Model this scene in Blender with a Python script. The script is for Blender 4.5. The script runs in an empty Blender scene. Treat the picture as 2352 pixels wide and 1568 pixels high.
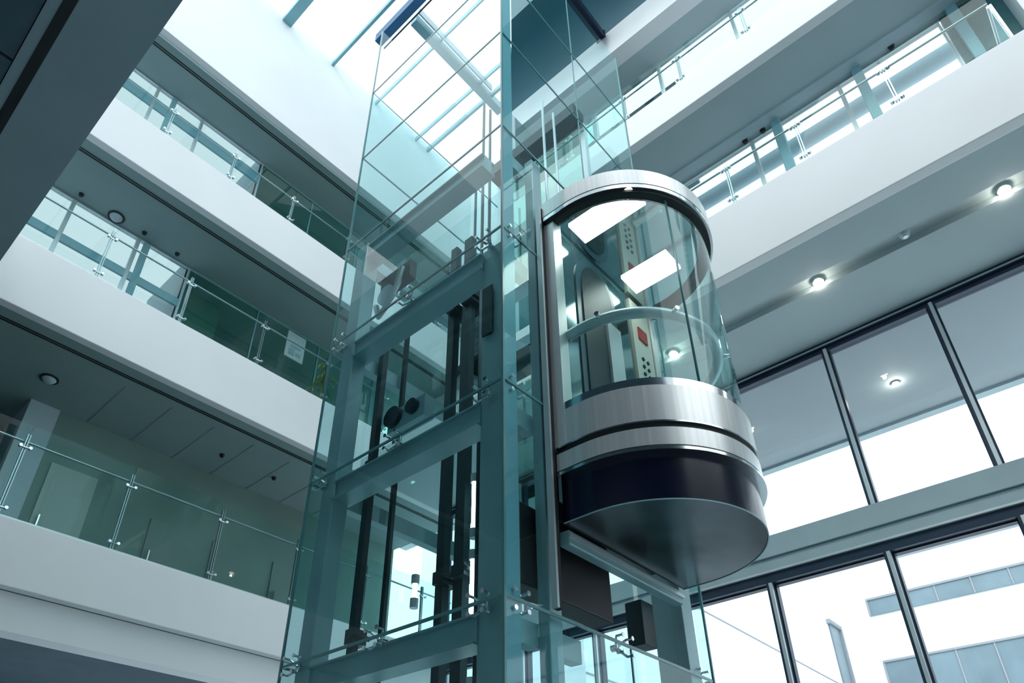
import bpy, bmesh, math, random
from mathutils import Vector, Matrix
random.seed(7)
sc = bpy.context.scene
COL = sc.collection

# ------------------------------------------------------------------ camera
cd = bpy.data.cameras.new('camera')
cam = bpy.data.objects.new('camera', cd); COL.objects.link(cam)
cd.sensor_width = 36.0
cd.lens = 36.0 * 1660.0 / 2352.0
cd.shift_x = (1176.0 - 1143.0) / 2352.0
cd.shift_y = (1044.0 - 784.0) / 2352.0
cd.clip_start = 0.05; cd.clip_end = 500
cam.location = (0, 0, 0)
cam.rotation_euler = (math.radians(90 + 32.388), 0, math.radians(41.9 - 90))
sc.camera = cam

# ------------------------------------------------------------------ world and light
w = bpy.data.worlds.new('world'); sc.world = w; w.use_nodes = True
nt = w.node_tree
bg = nt.nodes['Background']
tc = nt.nodes.new('ShaderNodeTexCoord'); sp = nt.nodes.new('ShaderNodeSeparateXYZ')
cr = nt.nodes.new('ShaderNodeValToRGB')
nt.links.new(tc.outputs['Generated'], sp.inputs[0]); nt.links.new(sp.outputs['Z'], cr.inputs[0])
cr.color_ramp.elements[0].position = 0.0; cr.color_ramp.elements[0].color = (0.70, 0.83, 0.95, 1)
cr.color_ramp.elements[1].position = 0.6; cr.color_ramp.elements[1].color = (0.91, 0.975, 1.0, 1)
nt.links.new(cr.outputs[0], bg.inputs[0])
bg.inputs[1].default_value = 1.5
sun = bpy.data.lights.new('sun', 'SUN'); sun.energy = 1.0; sun.angle = math.radians(35); sun.color = (1.0, 0.97, 0.93)
so = bpy.data.objects.new('sun', sun); COL.objects.link(so)
so.rotation_euler = Vector((1.0, 0.18, -0.8)).to_track_quat('-Z', 'Y').to_euler()   # light travels this way, from behind the camera onto the far facade

vs = sc.view_settings
vs.view_transform = 'Standard'; vs.look = 'None'; vs.gamma = 1.0; vs.use_curve_mapping = False
vs.exposure = 0.64
cy = sc.cycles
cy.transparent_max_bounces = 40
cy.max_bounces = 10; cy.diffuse_bounces = 5; cy.glossy_bounces = 4
cy.use_denoising = True
cy.caustics_reflective = False; cy.caustics_refractive = False
cy.sample_clamp_indirect = 6

# ------------------------------------------------------------------ materials
def mat(name, col, rough=0.6, metal=0.0, spec=0.5, noise=0.0, nscale=6.0, stretch=None, bump=0.0, emit=None, estr=0.0):
    m = bpy.data.materials.new(name); m.use_nodes = True
    t = m.node_tree; b = t.nodes['Principled BSDF']
    b.inputs['Roughness'].default_value = rough; b.inputs['Metallic'].default_value = metal
    b.inputs['Specular IOR Level'].default_value = spec
    b.inputs['Base Color'].default_value = (*col, 1)
    if noise or bump:
        g = t.nodes.new('ShaderNodeTexCoord'); mp = t.nodes.new('ShaderNodeMapping'); n = t.nodes.new('ShaderNodeTexNoise')
        n.inputs['Scale'].default_value = nscale; n.inputs['Detail'].default_value = 4
        if stretch: mp.inputs['Scale'].default_value = stretch
        t.links.new(g.outputs['Object'], mp.inputs[0]); t.links.new(mp.outputs[0], n.inputs[0])
        if noise:
            r = t.nodes.new('ShaderNodeValToRGB')
            r.color_ramp.elements[0].position = 0.3; r.color_ramp.elements[1].position = 0.7
            r.color_ramp.elements[0].color = (*[c * (1 - noise) for c in col], 1)
            r.color_ramp.elements[1].color = (*[min(1, c * (1 + noise)) for c in col], 1)
            t.links.new(n.outputs['Fac'], r.inputs[0]); t.links.new(r.outputs[0], b.inputs['Base Color'])
        if bump:
            bm_ = t.nodes.new('ShaderNodeBump'); bm_.inputs['Strength'].default_value = bump; bm_.inputs['Distance'].default_value = 0.01
            t.links.new(n.outputs['Fac'], bm_.inputs['Height']); t.links.new(bm_.outputs[0], b.inputs['Normal'])
    if emit:
        b.inputs['Emission Color'].default_value = (*emit, 1); b.inputs['Emission Strength'].default_value = estr
    return m

def glass(name, tint, k=1.0, base=0.0, ior=1.5):
    """clear architectural glass: tinted transmission plus Fresnel reflection"""
    m = bpy.data.materials.new(name); m.use_nodes = True
    t = m.node_tree; t.nodes.clear()
    o = t.nodes.new('ShaderNodeOutputMaterial'); mx = t.nodes.new('ShaderNodeMixShader')
    tr = t.nodes.new('ShaderNodeBsdfTransparent'); gl = t.nodes.new('ShaderNodeBsdfGlossy')
    fr = t.nodes.new('ShaderNodeFresnel'); ma = t.nodes.new('ShaderNodeMath'); ma.operation = 'MULTIPLY_ADD'
    geo = t.nodes.new('ShaderNodeNewGeometry'); sw = t.nodes.new('ShaderNodeMath'); sw.operation = 'SUBTRACT'
    tr.inputs[0].default_value = (*tint, 1); gl.inputs['Roughness'].default_value = 0.0
    gl.inputs['Color'].default_value = (0.9, 1.0, 1.0, 1)
    fr.inputs[0].default_value = ior
    # only the outward faces mirror, so the inner side never totally reflects
    sw.inputs[0].default_value = 1.0; t.links.new(geo.outputs['Backfacing'], sw.inputs[1])
    ma.inputs[1].default_value = k; ma.inputs[2].default_value = base
    t.links.new(fr.outputs[0], ma.inputs[0])
    m2 = t.nodes.new('ShaderNodeMath'); m2.operation = 'MULTIPLY'; m2.use_clamp = True
    t.links.new(ma.outputs[0], m2.inputs[0]); t.links.new(sw.outputs[0], m2.inputs[1])
    t.links.new(m2.outputs[0], mx.inputs[0]); t.links.new(tr.outputs[0], mx.inputs[1]); t.links.new(gl.outputs[0], mx.inputs[2])
    t.links.new(mx.outputs[0], o.inputs[0])
    return m

def emis(name, col, s):
    m = bpy.data.materials.new(name); m.use_nodes = True
    b = m.node_tree.nodes['Principled BSDF']
    b.inputs['Base Color'].default_value = (*col, 1)
    b.inputs['Emission Color'].default_value = (*col, 1); b.inputs['Emission Strength'].default_value = s
    return m

M = {}
M['plaster'] = mat('white_plaster', (0.835, 0.85, 0.86), 0.7, noise=0.03, nscale=0.6)
M['soffit_l'] = mat('left_soffit_shade', (0.27, 0.38, 0.385), 0.75, noise=0.04, nscale=0.8)  # white plaster in shade, with the darkness put into the colour
M['soffit'] = mat('soffit_shade', (0.43, 0.53, 0.55), 0.75, noise=0.04, nscale=0.8)  # shaded version of the white plaster, less dark than the left one
M['near'] = mat('near_soffit_shade', (0.26, 0.36, 0.40), 0.8, noise=0.06, nscale=1.2)  # colour darkened because little light reaches the near soffit
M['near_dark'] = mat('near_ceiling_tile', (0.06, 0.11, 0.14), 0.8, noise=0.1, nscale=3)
M['black'] = mat('black_gap', (0.008, 0.014, 0.018), 0.6)
M['floor'] = mat('floor_stone', (0.30, 0.36, 0.38), 0.35, noise=0.1, nscale=2)
M['duct'] = mat('pale_blue_duct', (0.70, 0.86, 0.98), 0.5, 0.0, noise=0.03)
M['navy'] = mat('navy_aluminium', (0.025, 0.045, 0.08), 0.35, 0.3, noise=0.1, nscale=4)
M['alu'] = mat('pale_aluminium', (0.66, 0.73, 0.76), 0.35, 0.5, noise=0.05, nscale=4)
M['sill'] = mat('grey_cladding', (0.42, 0.54, 0.58), 0.5, 0.0, noise=0.05, nscale=2)
M['steelpaint'] = mat('teal_grey_painted_steel', (0.34, 0.55, 0.59), 0.38, 0.1, noise=0.08, nscale=3)
M['steeldark'] = mat('dark_painted_steel', (0.025, 0.05, 0.06), 0.45, 0.3, noise=0.15, nscale=4)
M['chrome'] = mat('polished_steel', (0.85, 0.88, 0.90), 0.12, 1.0, noise=0.03, nscale=5)
M['brushed'] = mat('brushed_steel', (0.86, 0.88, 0.88), 0.32, 0.6, noise=0.10, nscale=3, stretch=(14, 14, 0.05), bump=0.06)
M['mirror'] = mat('mirror_steel', (0.55, 0.66, 0.68), 0.04, 1.0)
M['skirt'] = mat('gloss_black_skirt', (0.003, 0.006, 0.028), 0.20, 0.0, spec=0.45)  # blue tint puts the sky's reflection into the black
M['under'] = mat('dark_underside_sheet', (0.09, 0.11, 0.125), 0.20, 0.85, noise=0.6, nscale=1.6, bump=0.10)  # mottled reflection worked into the colour noise
M['darkmirror'] = mat('dark_mirror_steel', (0.22, 0.34, 0.37), 0.10, 0.85)
M['archblue'] = mat('dark_blue_arch', (0.05, 0.12, 0.16), 0.3)
M['railsteel'] = mat('satin_rail_steel', (0.34, 0.40, 0.42), 0.28, 1.0)
M['rubber'] = mat('black_rubber', (0.01, 0.012, 0.015), 0.5)
M['blue'] = mat('deep_blue_enamel', (0.03, 0.13, 0.28), 0.3, 0.2, noise=0.1, nscale=3)
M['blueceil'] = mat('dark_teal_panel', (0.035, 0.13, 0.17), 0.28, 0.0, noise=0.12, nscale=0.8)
M['skybeam'] = mat('skylight_beam_paint', (0.20, 0.42, 0.48), 0.5, 0.1, noise=0.06, nscale=2)
M['facade'] = mat('white_render', (0.86, 0.86, 0.87), 0.8, noise=0.015, nscale=0.2)
M['facwin'] = mat('pale_blue_window', (0.16, 0.23, 0.27), 0.3, 0.0, noise=0.18, nscale=0.5)
M['facline'] = mat('facade_joint', (0.30, 0.32, 0.35), 0.8)
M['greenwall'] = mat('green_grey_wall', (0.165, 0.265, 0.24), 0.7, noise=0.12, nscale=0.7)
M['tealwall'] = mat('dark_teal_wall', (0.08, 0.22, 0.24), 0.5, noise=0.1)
M['greenpale'] = mat('pale_green_door', (0.36, 0.46, 0.42), 0.5)
M['greenmid'] = mat('grey_green_door', (0.17, 0.25, 0.24), 0.5)
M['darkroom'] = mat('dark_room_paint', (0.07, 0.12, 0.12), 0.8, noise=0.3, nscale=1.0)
M['leaf'] = mat('leaf', (0.12, 0.20, 0.05), 0.6, noise=0.3, nscale=9)
M['red'] = mat('red_display', (0.30, 0.03, 0.02), 0.4, emit=(0.5, 0.04, 0.02), estr=0.08, noise=0.3, nscale=30)
M['cream'] = mat('cream_panel', (0.72, 0.74, 0.66), 0.4)
M['mat_paper'] = mat('notice_paper', (0.6, 0.72, 0.74), 0.6, noise=0.1, nscale=5)
M['lamp'] = emis('lamp_panel', (1.0, 0.97, 0.90), 5.0)
M['spot'] = emis('spot_glow', (1.0, 0.90, 0.78), 14.0)
M['tube'] = emis('tube_light', (0.9, 1.0, 1.0), 3.0)
M['glass'] = glass('shaft_glass', (0.86, 0.955, 0.96), 0.75)
M['fin'] = mat('frosted_corner_fin', (0.22, 0.50, 0.58), 0.4)
M['glass_edge'] = mat('glass_edge', (0.10, 0.30, 0.32), 0.2, 0.0, spec=0.8)
M['rail_glass'] = glass('balustrade_glass', (0.88, 0.965, 0.96), 0.35)
M['win_glass'] = glass('window_glass', (0.95, 0.985, 0.99), 0.7)
M['tint_glass'] = glass('tinted_window_glass', (0.57, 0.60, 0.61), 0.7)
M['tint_glass_r'] = glass('lightly_tinted_window_glass', (0.78, 0.80, 0.81), 0.7)
M['canopy'] = mat('canopy_paint', (0.34, 0.40, 0.43), 0.7, noise=0.03, nscale=1)
M['cab_glass'] = glass('cab_glass', (0.86, 0.96, 0.955), 1.1)
M['part_glass'] = glass('partition_glass', (0.62, 0.80, 0.76), 1.4, 0.03)

# ------------------------------------------------------------------ mesh helpers
class MB:
    def __init__(s): s.v = []; s.f = []; s.mi = []; s.sm = []
    def box(s, x0, x1, y0, y1, z0, z1, mi=0):
        n = len(s.v)
        if x0 > x1: x0, x1 = x1, x0
        if y0 > y1: y0, y1 = y1, y0
        if z0 > z1: z0, z1 = z1, z0
        s.v += [(x0,y0,z0),(x1,y0,z0),(x1,y1,z0),(x0,y1,z0),(x0,y0,z1),(x1,y0,z1),(x1,y1,z1),(x0,y1,z1)]
        for q in ((0,3,2,1),(4,5,6,7),(0,1,5,4),(1,2,6,5),(2,3,7,6),(3,0,4,7)):
            s.f.append(tuple(n+i for i in q)); s.mi.append(mi); s.sm.append(False)
        return s
    def cyl(s, a, b, r, n=16, r2=None, mi=0, caps=True):
        a = Vector(a); b = Vector(b); d = (b-a).normalized(); r2 = r if r2 is None else r2
        u = d.orthogonal().normalized(); w_ = d.cross(u); k = len(s.v)
        for i in range(n):
            t = 2*math.pi*i/n; e = u*math.cos(t)+w_*math.sin(t)
            s.v.append(tuple(a+e*r)); s.v.append(tuple(b+e*r2))
        for i in range(n):
            j = (i+1) % n
            s.f.append((k+2*i, k+2*j, k+2*j+1, k+2*i+1)); s.mi.append(mi); s.sm.append(True)
        if caps:
            s.f.append(tuple(k+2*i for i in reversed(range(n)))); s.mi.append(mi); s.sm.append(False)
            s.f.append(tuple(k+2*i+1 for i in range(n))); s.mi.append(mi); s.sm.append(False)
        return s
    def path(s, pts, r, n=10, mi=0):
        pts = [Vector(p) for p in pts]; k = len(s.v); m = len(pts)
        up = Vector((0,0,1))
        for i, p in enumerate(pts):
            d = (pts[min(i+1,m-1)]-pts[max(i-1,0)]).normalized()
            u = d.cross(up); u = u.normalized() if u.length > 1e-4 else Vector((1,0,0)); w_ = d.cross(u)
            for j in range(n):
                t = 2*math.pi*j/n; s.v.append(tuple(p+u*r*math.cos(t)+w_*r*math.sin(t)))
        for i in range(m-1):
            for j in range(n):
                j2 = (j+1) % n
                s.f.append((k+i*n+j, k+i*n+j2, k+(i+1)*n+j2, k+(i+1)*n+j)); s.mi.append(mi); s.sm.append(True)
        s.f.append(tuple(k+j for j in reversed(range(n)))); s.mi.append(mi); s.sm.append(False)
        s.f.append(tuple(k+(m-1)*n+j for j in range(n))); s.mi.append(mi); s.sm.append(False)
        return s
    def strip(s, prof_in, prof_out, z0, z1, mi=0):
        """curved wall between two open plan outlines"""
        n = len(prof_in); k = len(s.v)
        for z in (z0, z1):
            for p in prof_in: s.v.append((p[0], p[1], z))
            for p in prof_out: s.v.append((p[0], p[1], z))
        I0, O0, I1, O1 = k, k+n, k+2*n, k+3*n
        for i in range(n-1):
            for q, sm in (((O0+i,O0+i+1,O1+i+1,O1+i),True),((I0+i+1,I0+i,I1+i,I1+i+1),True),
                          ((I0+i,I0+i+1,O0+i+1,O0+i),False),((I1+i+1,I1+i,O1+i,O1+i+1),False)):
                s.f.append(q); s.mi.append(mi); s.sm.append(sm)
        for q in ((I0,O0,O1,I1),(O0+n-1,I0+n-1,I1+n-1,O1+n-1)):
            s.f.append(q); s.mi.append(mi); s.sm.append(False)
        return s
    def slab(s, prof, z0, z1, mi=0, prof1=None):
        n = len(prof); k = len(s.v); prof1 = prof1 or prof
        for p in prof: s.v.append((p[0], p[1], z0))
        for p in prof1: s.v.append((p[0], p[1], z1))
        s.f.append(tuple(reversed(range(k, k+n)))); s.mi.append(mi); s.sm.append(False)
        s.f.append(tuple(range(k+n, k+2*n))); s.mi.append(mi); s.sm.append(False)
        for i in range(n):
            j = (i+1) % n
            s.f.append((k+i, k+j, k+n+j, k+n+i)); s.mi.append(mi); s.sm.append(True)
        return s
    def extrude_y(s, prof_xz, y0, y1, mi=0, smooth=True):
        n = len(prof_xz); k = len(s.v)
        for y in (y0, y1):
            for p in prof_xz: s.v.append((p[0], y, p[1]))
        for i in range(n):
            j = (i+1) % n
            s.f.append((k+i, k+j, k+n+j, k+n+i)); s.mi.append(mi); s.sm.append(smooth)
        s.f.append(tuple(range(k, k+n))); s.mi.append(mi); s.sm.append(False)
        s.f.append(tuple(reversed(range(k+n, k+2*n)))); s.mi.append(mi); s.sm.append(False)
        return s
    def build(s, name, m, parent=None, bevel=0.0, autosmooth=True):
        me = bpy.data.meshes.new(name); me.from_pydata(s.v, [], s.f); me.update()
        ms = m if isinstance(m, (list, tuple)) else [m]
        for q in ms: me.materials.append(q)
        for p, i, smf in zip(me.polygons, s.mi, s.sm): p.material_index = i; p.use_smooth = smf
        bmm = bmesh.new(); bmm.from_mesh(me); bmesh.ops.recalc_face_normals(bmm, faces=bmm.faces)
        for e in bmm.edges:
            if len(e.link_faces) == 2 and e.calc_face_angle(0) > math.radians(40): e.smooth = False
        bmm.to_mesh(me); bmm.free()
        o = bpy.data.objects.new(name, me); COL.objects.link(o)
        if parent:
            o.parent = parent; o.matrix_parent_inverse = Matrix.Translation(-parent.location)
        if bevel:
            b = o.modifiers.new('bevel', 'BEVEL'); b.width = bevel; b.segments = 2; b.limit_method = 'ANGLE'
        return o

def box(name, m, x0, x1, y0, y1, z0, z1, parent=None, bevel=0.0):
    return MB().box(x0, x1, y0, y1, z0, z1).build(name, m, parent, bevel)
def empty(name, loc, label=None, cat=None, group=None, kind=None):
    o = bpy.data.objects.new(name, None); COL.objects.link(o); o.location = loc; o.empty_display_size = 0.2
    return tag(o, label, cat, group, kind)
def tag(o, label=None, cat=None, group=None, kind=None):
    if label: o['label'] = label
    if cat: o['category'] = cat
    if group: o['group'] = group
    if kind: o['kind'] = kind
    return o
def struct(name, m, *b, label=None, bevel=0.0):
    o = box(name, m, *b, bevel=bevel); o['kind'] = 'structure'
    if label: o['label'] = label
    return o

# ================================================================== THE SETTING
ZF = -1.6
XR, XW, XWU, XC = 7.14, 9.5, 8.45, 9.94      # right fascia, lower window wall, upper window wall, far corner wall
YL = 10.0
ROOF = 18.4
NX = 0.587                                   # edge of the near gallery
YN = -7.0
struct('floor', M['floor'], -6, 14, YN, 14, ZF-0.3, ZF, label='stone floor of the atrium, below the picture')
# outer walls
struct('wall_near', M['plaster'], -6.3, -6, YN, 14, ZF, 19, label='white wall behind the near gallery')
struct('wall_back', M['plaster'], -6, XW, YN-0.3, YN, ZF, 7.6, label='white wall behind the camera')

struct('wall_back', M['plaster'], -6, NX, YN-0.3, YN, 7.6, 19, label='white wall behind the camera, upper left')
# ---- left galleries (faces toward -Y, run along X)
def left_gallery(z0, z1, yback, xr=XC, lab='', groove=True):
    f = MB().box(-6, xr, YL, YL+0.16, z0, z1)
    o = f.build('wall_left', M['plaster'], bevel=0.012); tag(o, lab+' white parapet band', kind='structure')
    s = MB().box(-6, xr, YL+0.16, yback, z0+0.008, z0+0.35)
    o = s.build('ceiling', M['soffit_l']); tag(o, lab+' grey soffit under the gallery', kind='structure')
    if groove:
        g = MB().box(-6, xr, YL+0.385, YL+0.405, z0-0.004, z0+0.03).box(-6, xr, YL+0.435, YL+0.46, z0-0.004, z0+0.03)
        o = g.build('trim_1', M['black']); tag(o, lab+' dark double slot in the soffit', kind='structure')
left_gallery(14.84, ROOF+0.2, 11.3, lab='top left')
left_gallery(11.05, 12.20, 11.65, lab='second left')
left_gallery(7.20, 8.37, 13.6, lab='third left')
left_gallery(3.37, 4.21, 12.6, lab='lowest left', groove=False)
struct('trim_2', M['soffit'], -6, XC, YL+0.16, YL+0.17, 14.78, 14.86, label='shadow line under the top left band')
# recessed bulkhead below the lowest band
struct('wall_left', M['plaster'], -6, XC, YL+0.18, YL+0.5, 2.90, 3.369, label='recessed white bulkhead below the lowest left band')
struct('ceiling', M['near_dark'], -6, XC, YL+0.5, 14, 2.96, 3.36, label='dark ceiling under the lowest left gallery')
struct('wall_left', M['greenwall'], -6, 2.0, 14, 14.2, ZF, 2.96, label='green-grey wall of the ground floor, left part')
struct('wall_left', M['greenwall'], 2.0, 10, 14, 14.2, 1.6, 2.96, label='green-grey wall over the ground floor windows')
# roof above the left band
struct('ceiling', M['plaster'], -6, XC, YL+0.16, 11.4, ROOF, ROOF+0.2, label='white roof over the top left gallery')

# level 4 back wall
Y4 = 12.2
struct('wall_left', M['greenwall'], 2.46, XC, Y4, Y4+0.2, 3.7, 7.22, label='green-grey back wall of the lowest left gallery')
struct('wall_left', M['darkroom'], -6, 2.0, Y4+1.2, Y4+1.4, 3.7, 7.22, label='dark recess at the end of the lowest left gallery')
struct('wall_left', M['sill'], 2.0, 2.46, Y4-0.02, Y4+1.3, 3.7, 7.22, label='pale return wall beside the dark recess')
struct('floor', M['floor'], -6, XC, YL+0.16, 13.6, 3.72, 4.0, label='floor of the lowest left gallery')
for i, x in enumerate((2.62, 4.4, 5.6, 6.9)):
    o = MB().box(x, x+ (0.75 if i == 0 else 0.5), Y4-0.03, Y4, 4.2, 6.25 if i == 0 else 5.9).build('door', M['greenpale'] if i == 0 else M['greenmid'])
    hd = MB().box(x+0.08, x+0.10, Y4-0.09, Y4-0.03, 5.0, 5.3).build('door_handle', M['chrome'], o)
    o.name = 'door_%d' % (i+1); tag(o, kind='structure', label=('pale tall door' if i == 0 else 'dark doorway %s' % ('in the middle', 'right of the middle', 'beside the lift')[i-1]) + ' in the back wall of the lowest left gallery')
for k in range(7):
    o = MB().box(2.9+0.78*k, 2.915+0.78*k, YL+0.7, Y4, 7.2005, 7.21).build('trim_13', M['near']); tag(o, 'thin dark joint in the soffit above the lowest left gallery, %s from the left' % ('first','second','third','fourth','fifth','sixth','seventh')[k], kind='structure')
# slab floors of the other left galleries
struct('floor', M['floor'], -6, XC, YL+0.16, 12.6, 7.55, 8.2, label='floor of the third left gallery')
struct('floor', M['floor'], -6, XC, YL+0.16, 11.9, 11.40, 12.0, label='floor of the second left gallery')

# ---- windows at the back of the left galleries
WN = [0]
def window(axis, p, a0, a1, z0, z1, frame, th=0.05, dep=0.1, mids=(), vmids=(), lab='window', gl=None, sillb=True):
    """one bay of glazing; axis 'y' = in plane Y=p running along X, 'x' = in plane X=p running along Y"""
    WN[0] += 1
    e = empty('window_%d' % WN[0], ((a0+a1)/2, p, z0) if axis == 'y' else (p, (a0+a1)/2, z0), kind='structure', label=lab)
    def bx(mb, u0, u1, zz0, zz1, d0, d1):
        if axis == 'y': mb.box(u0, u1, p+d0, p+d1, zz0, zz1)
        else: mb.box(p+d0, p+d1, u0, u1, zz0, zz1)
    f = MB()
    bx(f, a0, a1, z1-th, z1, -dep/2, dep/2); bx(f, a0, a1, z0, z0+th, -dep/2, dep/2)
    bx(f, a0, a0+th, z0+th, z1-th, -dep/2, dep/2); bx(f, a1-th, a1, z0+th, z1-th, -dep/2, dep/2)
    f.build('window_frame', frame, e)
    g = MB(); bx(g, a0+th, a1-th, z0+th, z1-th, -0.006, 0.006); g.build('pane', gl or M['win_glass'], e)
    for q in mids:
        b = MB(); bx(b, a0+th, a1-th, q[0], q[1], -dep/2-0.02, -0.01); b.build('transom', M['skybeam'], e)
    for q in vmids:
        b = MB(); bx(b, q[0], q[1], z0+th, z1-th, -dep/2-0.03, -0.01); b.build('mullion', M['skybeam'], e)
    return e
# third-gallery windows (z 8.4..11.05)
xs = [-2.6, -1.2, 0.1, 1.3, 2.5, 3.56]
for i in range(5):
    window('y', 11.6, xs[i], xs[i+1], 8.37, 11.05, M['alu'], 0.035, 0.08, mids=((9.98, 10.16),),
           vmids=((2.60, 2.72),) if i == 4 else (), lab='tall pale window behind the third left gallery, bay %s' % ('hidden by the near slab','at the near slab','left end','beside the round fitting','next to the green glass')[i], gl=M['tint_glass'])
# second-gallery windows (z 12.2..14.84)
xs = [-2.0, -0.6, 0.7, 1.75, 2.75, 4.28]
for i in range(5):
    window('y', 11.25, xs[i], xs[i+1], 12.2, 14.84, M['alu'], 0.03, 0.08, mids=((14.12, 14.36),),
           vmids=((2.05, 2.15),) if i == 3 else (), lab='tall pale window behind the second left gallery, bay %s' % ('hidden by the near slab','at the near slab','left end','by the first rail post','next to the green glass')[i], gl=M['tint_glass'])
# ground floor windows behind the lift
for i in range(4):
    window('y', 14.1, 2.0+2*i, 4.0+2*i, ZF, 1.6, M['navy'], 0.06, 0.1, lab='ground floor window behind the glass shaft, %s' % ('first bay','second bay','third bay','bay at the far corner')[i])

# green glass office fronts on the second and third galleries, with rooms behind
def partition(y, x0, x1, z0, z1, lab, n=4):
    e = empty('glass_partition', ((x0+x1)/2, y, z0), 'green tinted glass office front on the %s left gallery' % lab, 'glass partition', 'green glass office fronts')
    wd = (x1-x0)/n
    for i in range(n):
        MB().box(x0+i*wd+0.012, x0+(i+1)*wd-0.012, y-0.006, y+0.006, z0+0.05, z1-0.03).build('glass_panel', M['part_glass'], e)
        MB().box(x0+i*wd-0.012, x0+i*wd+0.012, y-0.03, y+0.03, z0, z1).build('mullion', M['skybeam'], e)
    MB().box(x0, x1, y-0.03, y+0.03, z1-0.03, z1).box(x0, x1, y-0.03, y+0.03, z0, z0+0.05).build('frame', M['steelpaint'], e)
    return e
partition(11.6, 3.56, XC, 8.22, 11.07, 'third')
partition(11.25, 4.28, XC, 12.02, 14.86, 'second')
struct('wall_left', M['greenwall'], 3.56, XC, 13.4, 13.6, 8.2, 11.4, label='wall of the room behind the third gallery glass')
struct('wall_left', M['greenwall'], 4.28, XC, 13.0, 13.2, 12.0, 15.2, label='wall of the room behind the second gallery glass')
struct('ceiling', M['soffit'], 3.56, XC, 11.65, 13.5, 11.07, 11.4, label='ceiling of the room behind the third gallery glass')
struct('ceiling', M['soffit'], 4.28, XC, 11.3, 13.1, 14.86, 15.2, label='ceiling of the room behind the second gallery glass')
struct('wall_left', M['sill'], 3.50, 3.58, 11.62, 13.5, 8.2, 11.4, label='end wall of the third gallery room')
struct('wall_left', M['sill'], 4.22, 4.30, 11.27, 13.0, 12.0, 15.2, label='end wall of the second gallery room')

struct('wall_left', M['greenpale'], 3.62, 4.6, 12.2, 12.3, 8.2, 11.06, label='added pale green panel standing in for reflections in the third gallery glass')  # added to lighten the first pane as reflections would
# ---- near gallery above the camera (upper left of the picture)
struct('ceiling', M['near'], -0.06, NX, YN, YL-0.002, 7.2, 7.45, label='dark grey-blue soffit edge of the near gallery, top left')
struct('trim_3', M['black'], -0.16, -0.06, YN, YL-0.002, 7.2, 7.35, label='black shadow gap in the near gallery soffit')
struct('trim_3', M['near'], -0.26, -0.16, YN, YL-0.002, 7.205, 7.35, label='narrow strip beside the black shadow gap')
struct('wall_right', M['plaster'], NX-0.15, NX, YN, YL-0.002, 7.45, 8.37, label='parapet band of the near gallery, seen from below only')
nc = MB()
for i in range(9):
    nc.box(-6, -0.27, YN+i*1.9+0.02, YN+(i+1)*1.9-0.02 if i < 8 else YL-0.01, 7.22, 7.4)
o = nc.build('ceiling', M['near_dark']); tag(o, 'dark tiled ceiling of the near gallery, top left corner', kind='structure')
struct('floor', M['floor'], -6, NX-0.15, YN, YL-0.002, 7.46, 7.9, label='floor of the near gallery, out of view')

# ---- right galleries (faces toward -X, run along Y)
YE = 6.05
def fascia_r(x, z0, z1, y0, y1, lab):
    o = MB().box(x, x+0.16, y0, y1, z0, z1).build('wall_right', M['plaster'], bevel=0.012); tag(o, lab, kind='structure')
fascia_r(XR, 7.2, 8.38, YN, YE, 'wide white parapet band of the lower right gallery')
fascia_r(XR, 11.0, 11.75, YN, YE, 'white parapet band of the upper right gallery')
# soffit above the window wall in two strips either side of the light channel
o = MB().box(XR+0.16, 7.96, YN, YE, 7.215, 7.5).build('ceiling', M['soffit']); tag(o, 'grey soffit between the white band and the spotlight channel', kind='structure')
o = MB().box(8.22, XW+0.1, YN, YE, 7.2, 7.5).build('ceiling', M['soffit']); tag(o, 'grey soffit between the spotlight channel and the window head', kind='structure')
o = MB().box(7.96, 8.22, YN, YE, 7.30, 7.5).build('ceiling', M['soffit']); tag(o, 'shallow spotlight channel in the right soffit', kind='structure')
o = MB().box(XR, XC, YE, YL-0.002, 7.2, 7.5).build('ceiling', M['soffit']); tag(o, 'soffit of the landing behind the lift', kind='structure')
struct('floor', M['floor'], XR+0.16, XWU, YN, YE, 7.5, 8.2, label='floor of the lower right gallery')
struct('ceiling', M['soffit'], XR+0.16, XWU, YN, YE, 11.02, 11.3, label='grey soffit of the middle right gallery')
struct('trim_4', M['sill'], 8.12, 8.30, YN, YE, 10.99, 11.02, label='pale strip in the middle right soffit')
struct('floor', M['floor'], XR+0.16, XWU, YN, YE, 11.3, 11.6, label='floor of the upper right gallery')
struct('ceiling', M['soffit'], 7.9, XWU, YN, YE, 14.84, 15.0, label='grey soffit of the top right gallery')
# curved cornice above the top right gallery; its light-to-dark fade is put into the curve and two colours
pr = []
for i in range(13):
    a = math.radians(90*i/12)
    pr.append((7.56 - 1.3*(1-math.cos(a)), 14.92 + 1.35*math.sin(a)))
top = [(6.36, 16.9), (7.9, 16.9), (7.9, 14.84), (7.56, 14.84)]
cut = 3
YT = 6.34
def mitre(mb):
    mb.v = [(x, YT-(7.56-x)*0.86 if (y > 5 and x < 7.56) else y, z) for x, y, z in mb.v]
    return mb
lip = [(7.56, 14.84)] + pr[:cut+1] + [(7.9, pr[cut][1]), (7.9, 14.84)]
MBl = mitre(MB().extrude_y(lip, YN, YT)); o = MBl.build('wall_right', M['plaster']); tag(o, 'white curved lip, bright end of the painted light fade, above the top right gallery', kind='structure')
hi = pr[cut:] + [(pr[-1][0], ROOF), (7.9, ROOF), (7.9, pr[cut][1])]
o = mitre(MB().extrude_y(hi, YN, YT)).build('wall_right', M['blueceil']); tag(o, 'dark teal curved bulkhead, dark end of the painted light fade, under the roof at the top right', kind='structure')
struct('ceiling', M['plaster'], 7.9, 10.2, YN, YT, ROOF, ROOF+0.2, label='roof over the right galleries')
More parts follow.
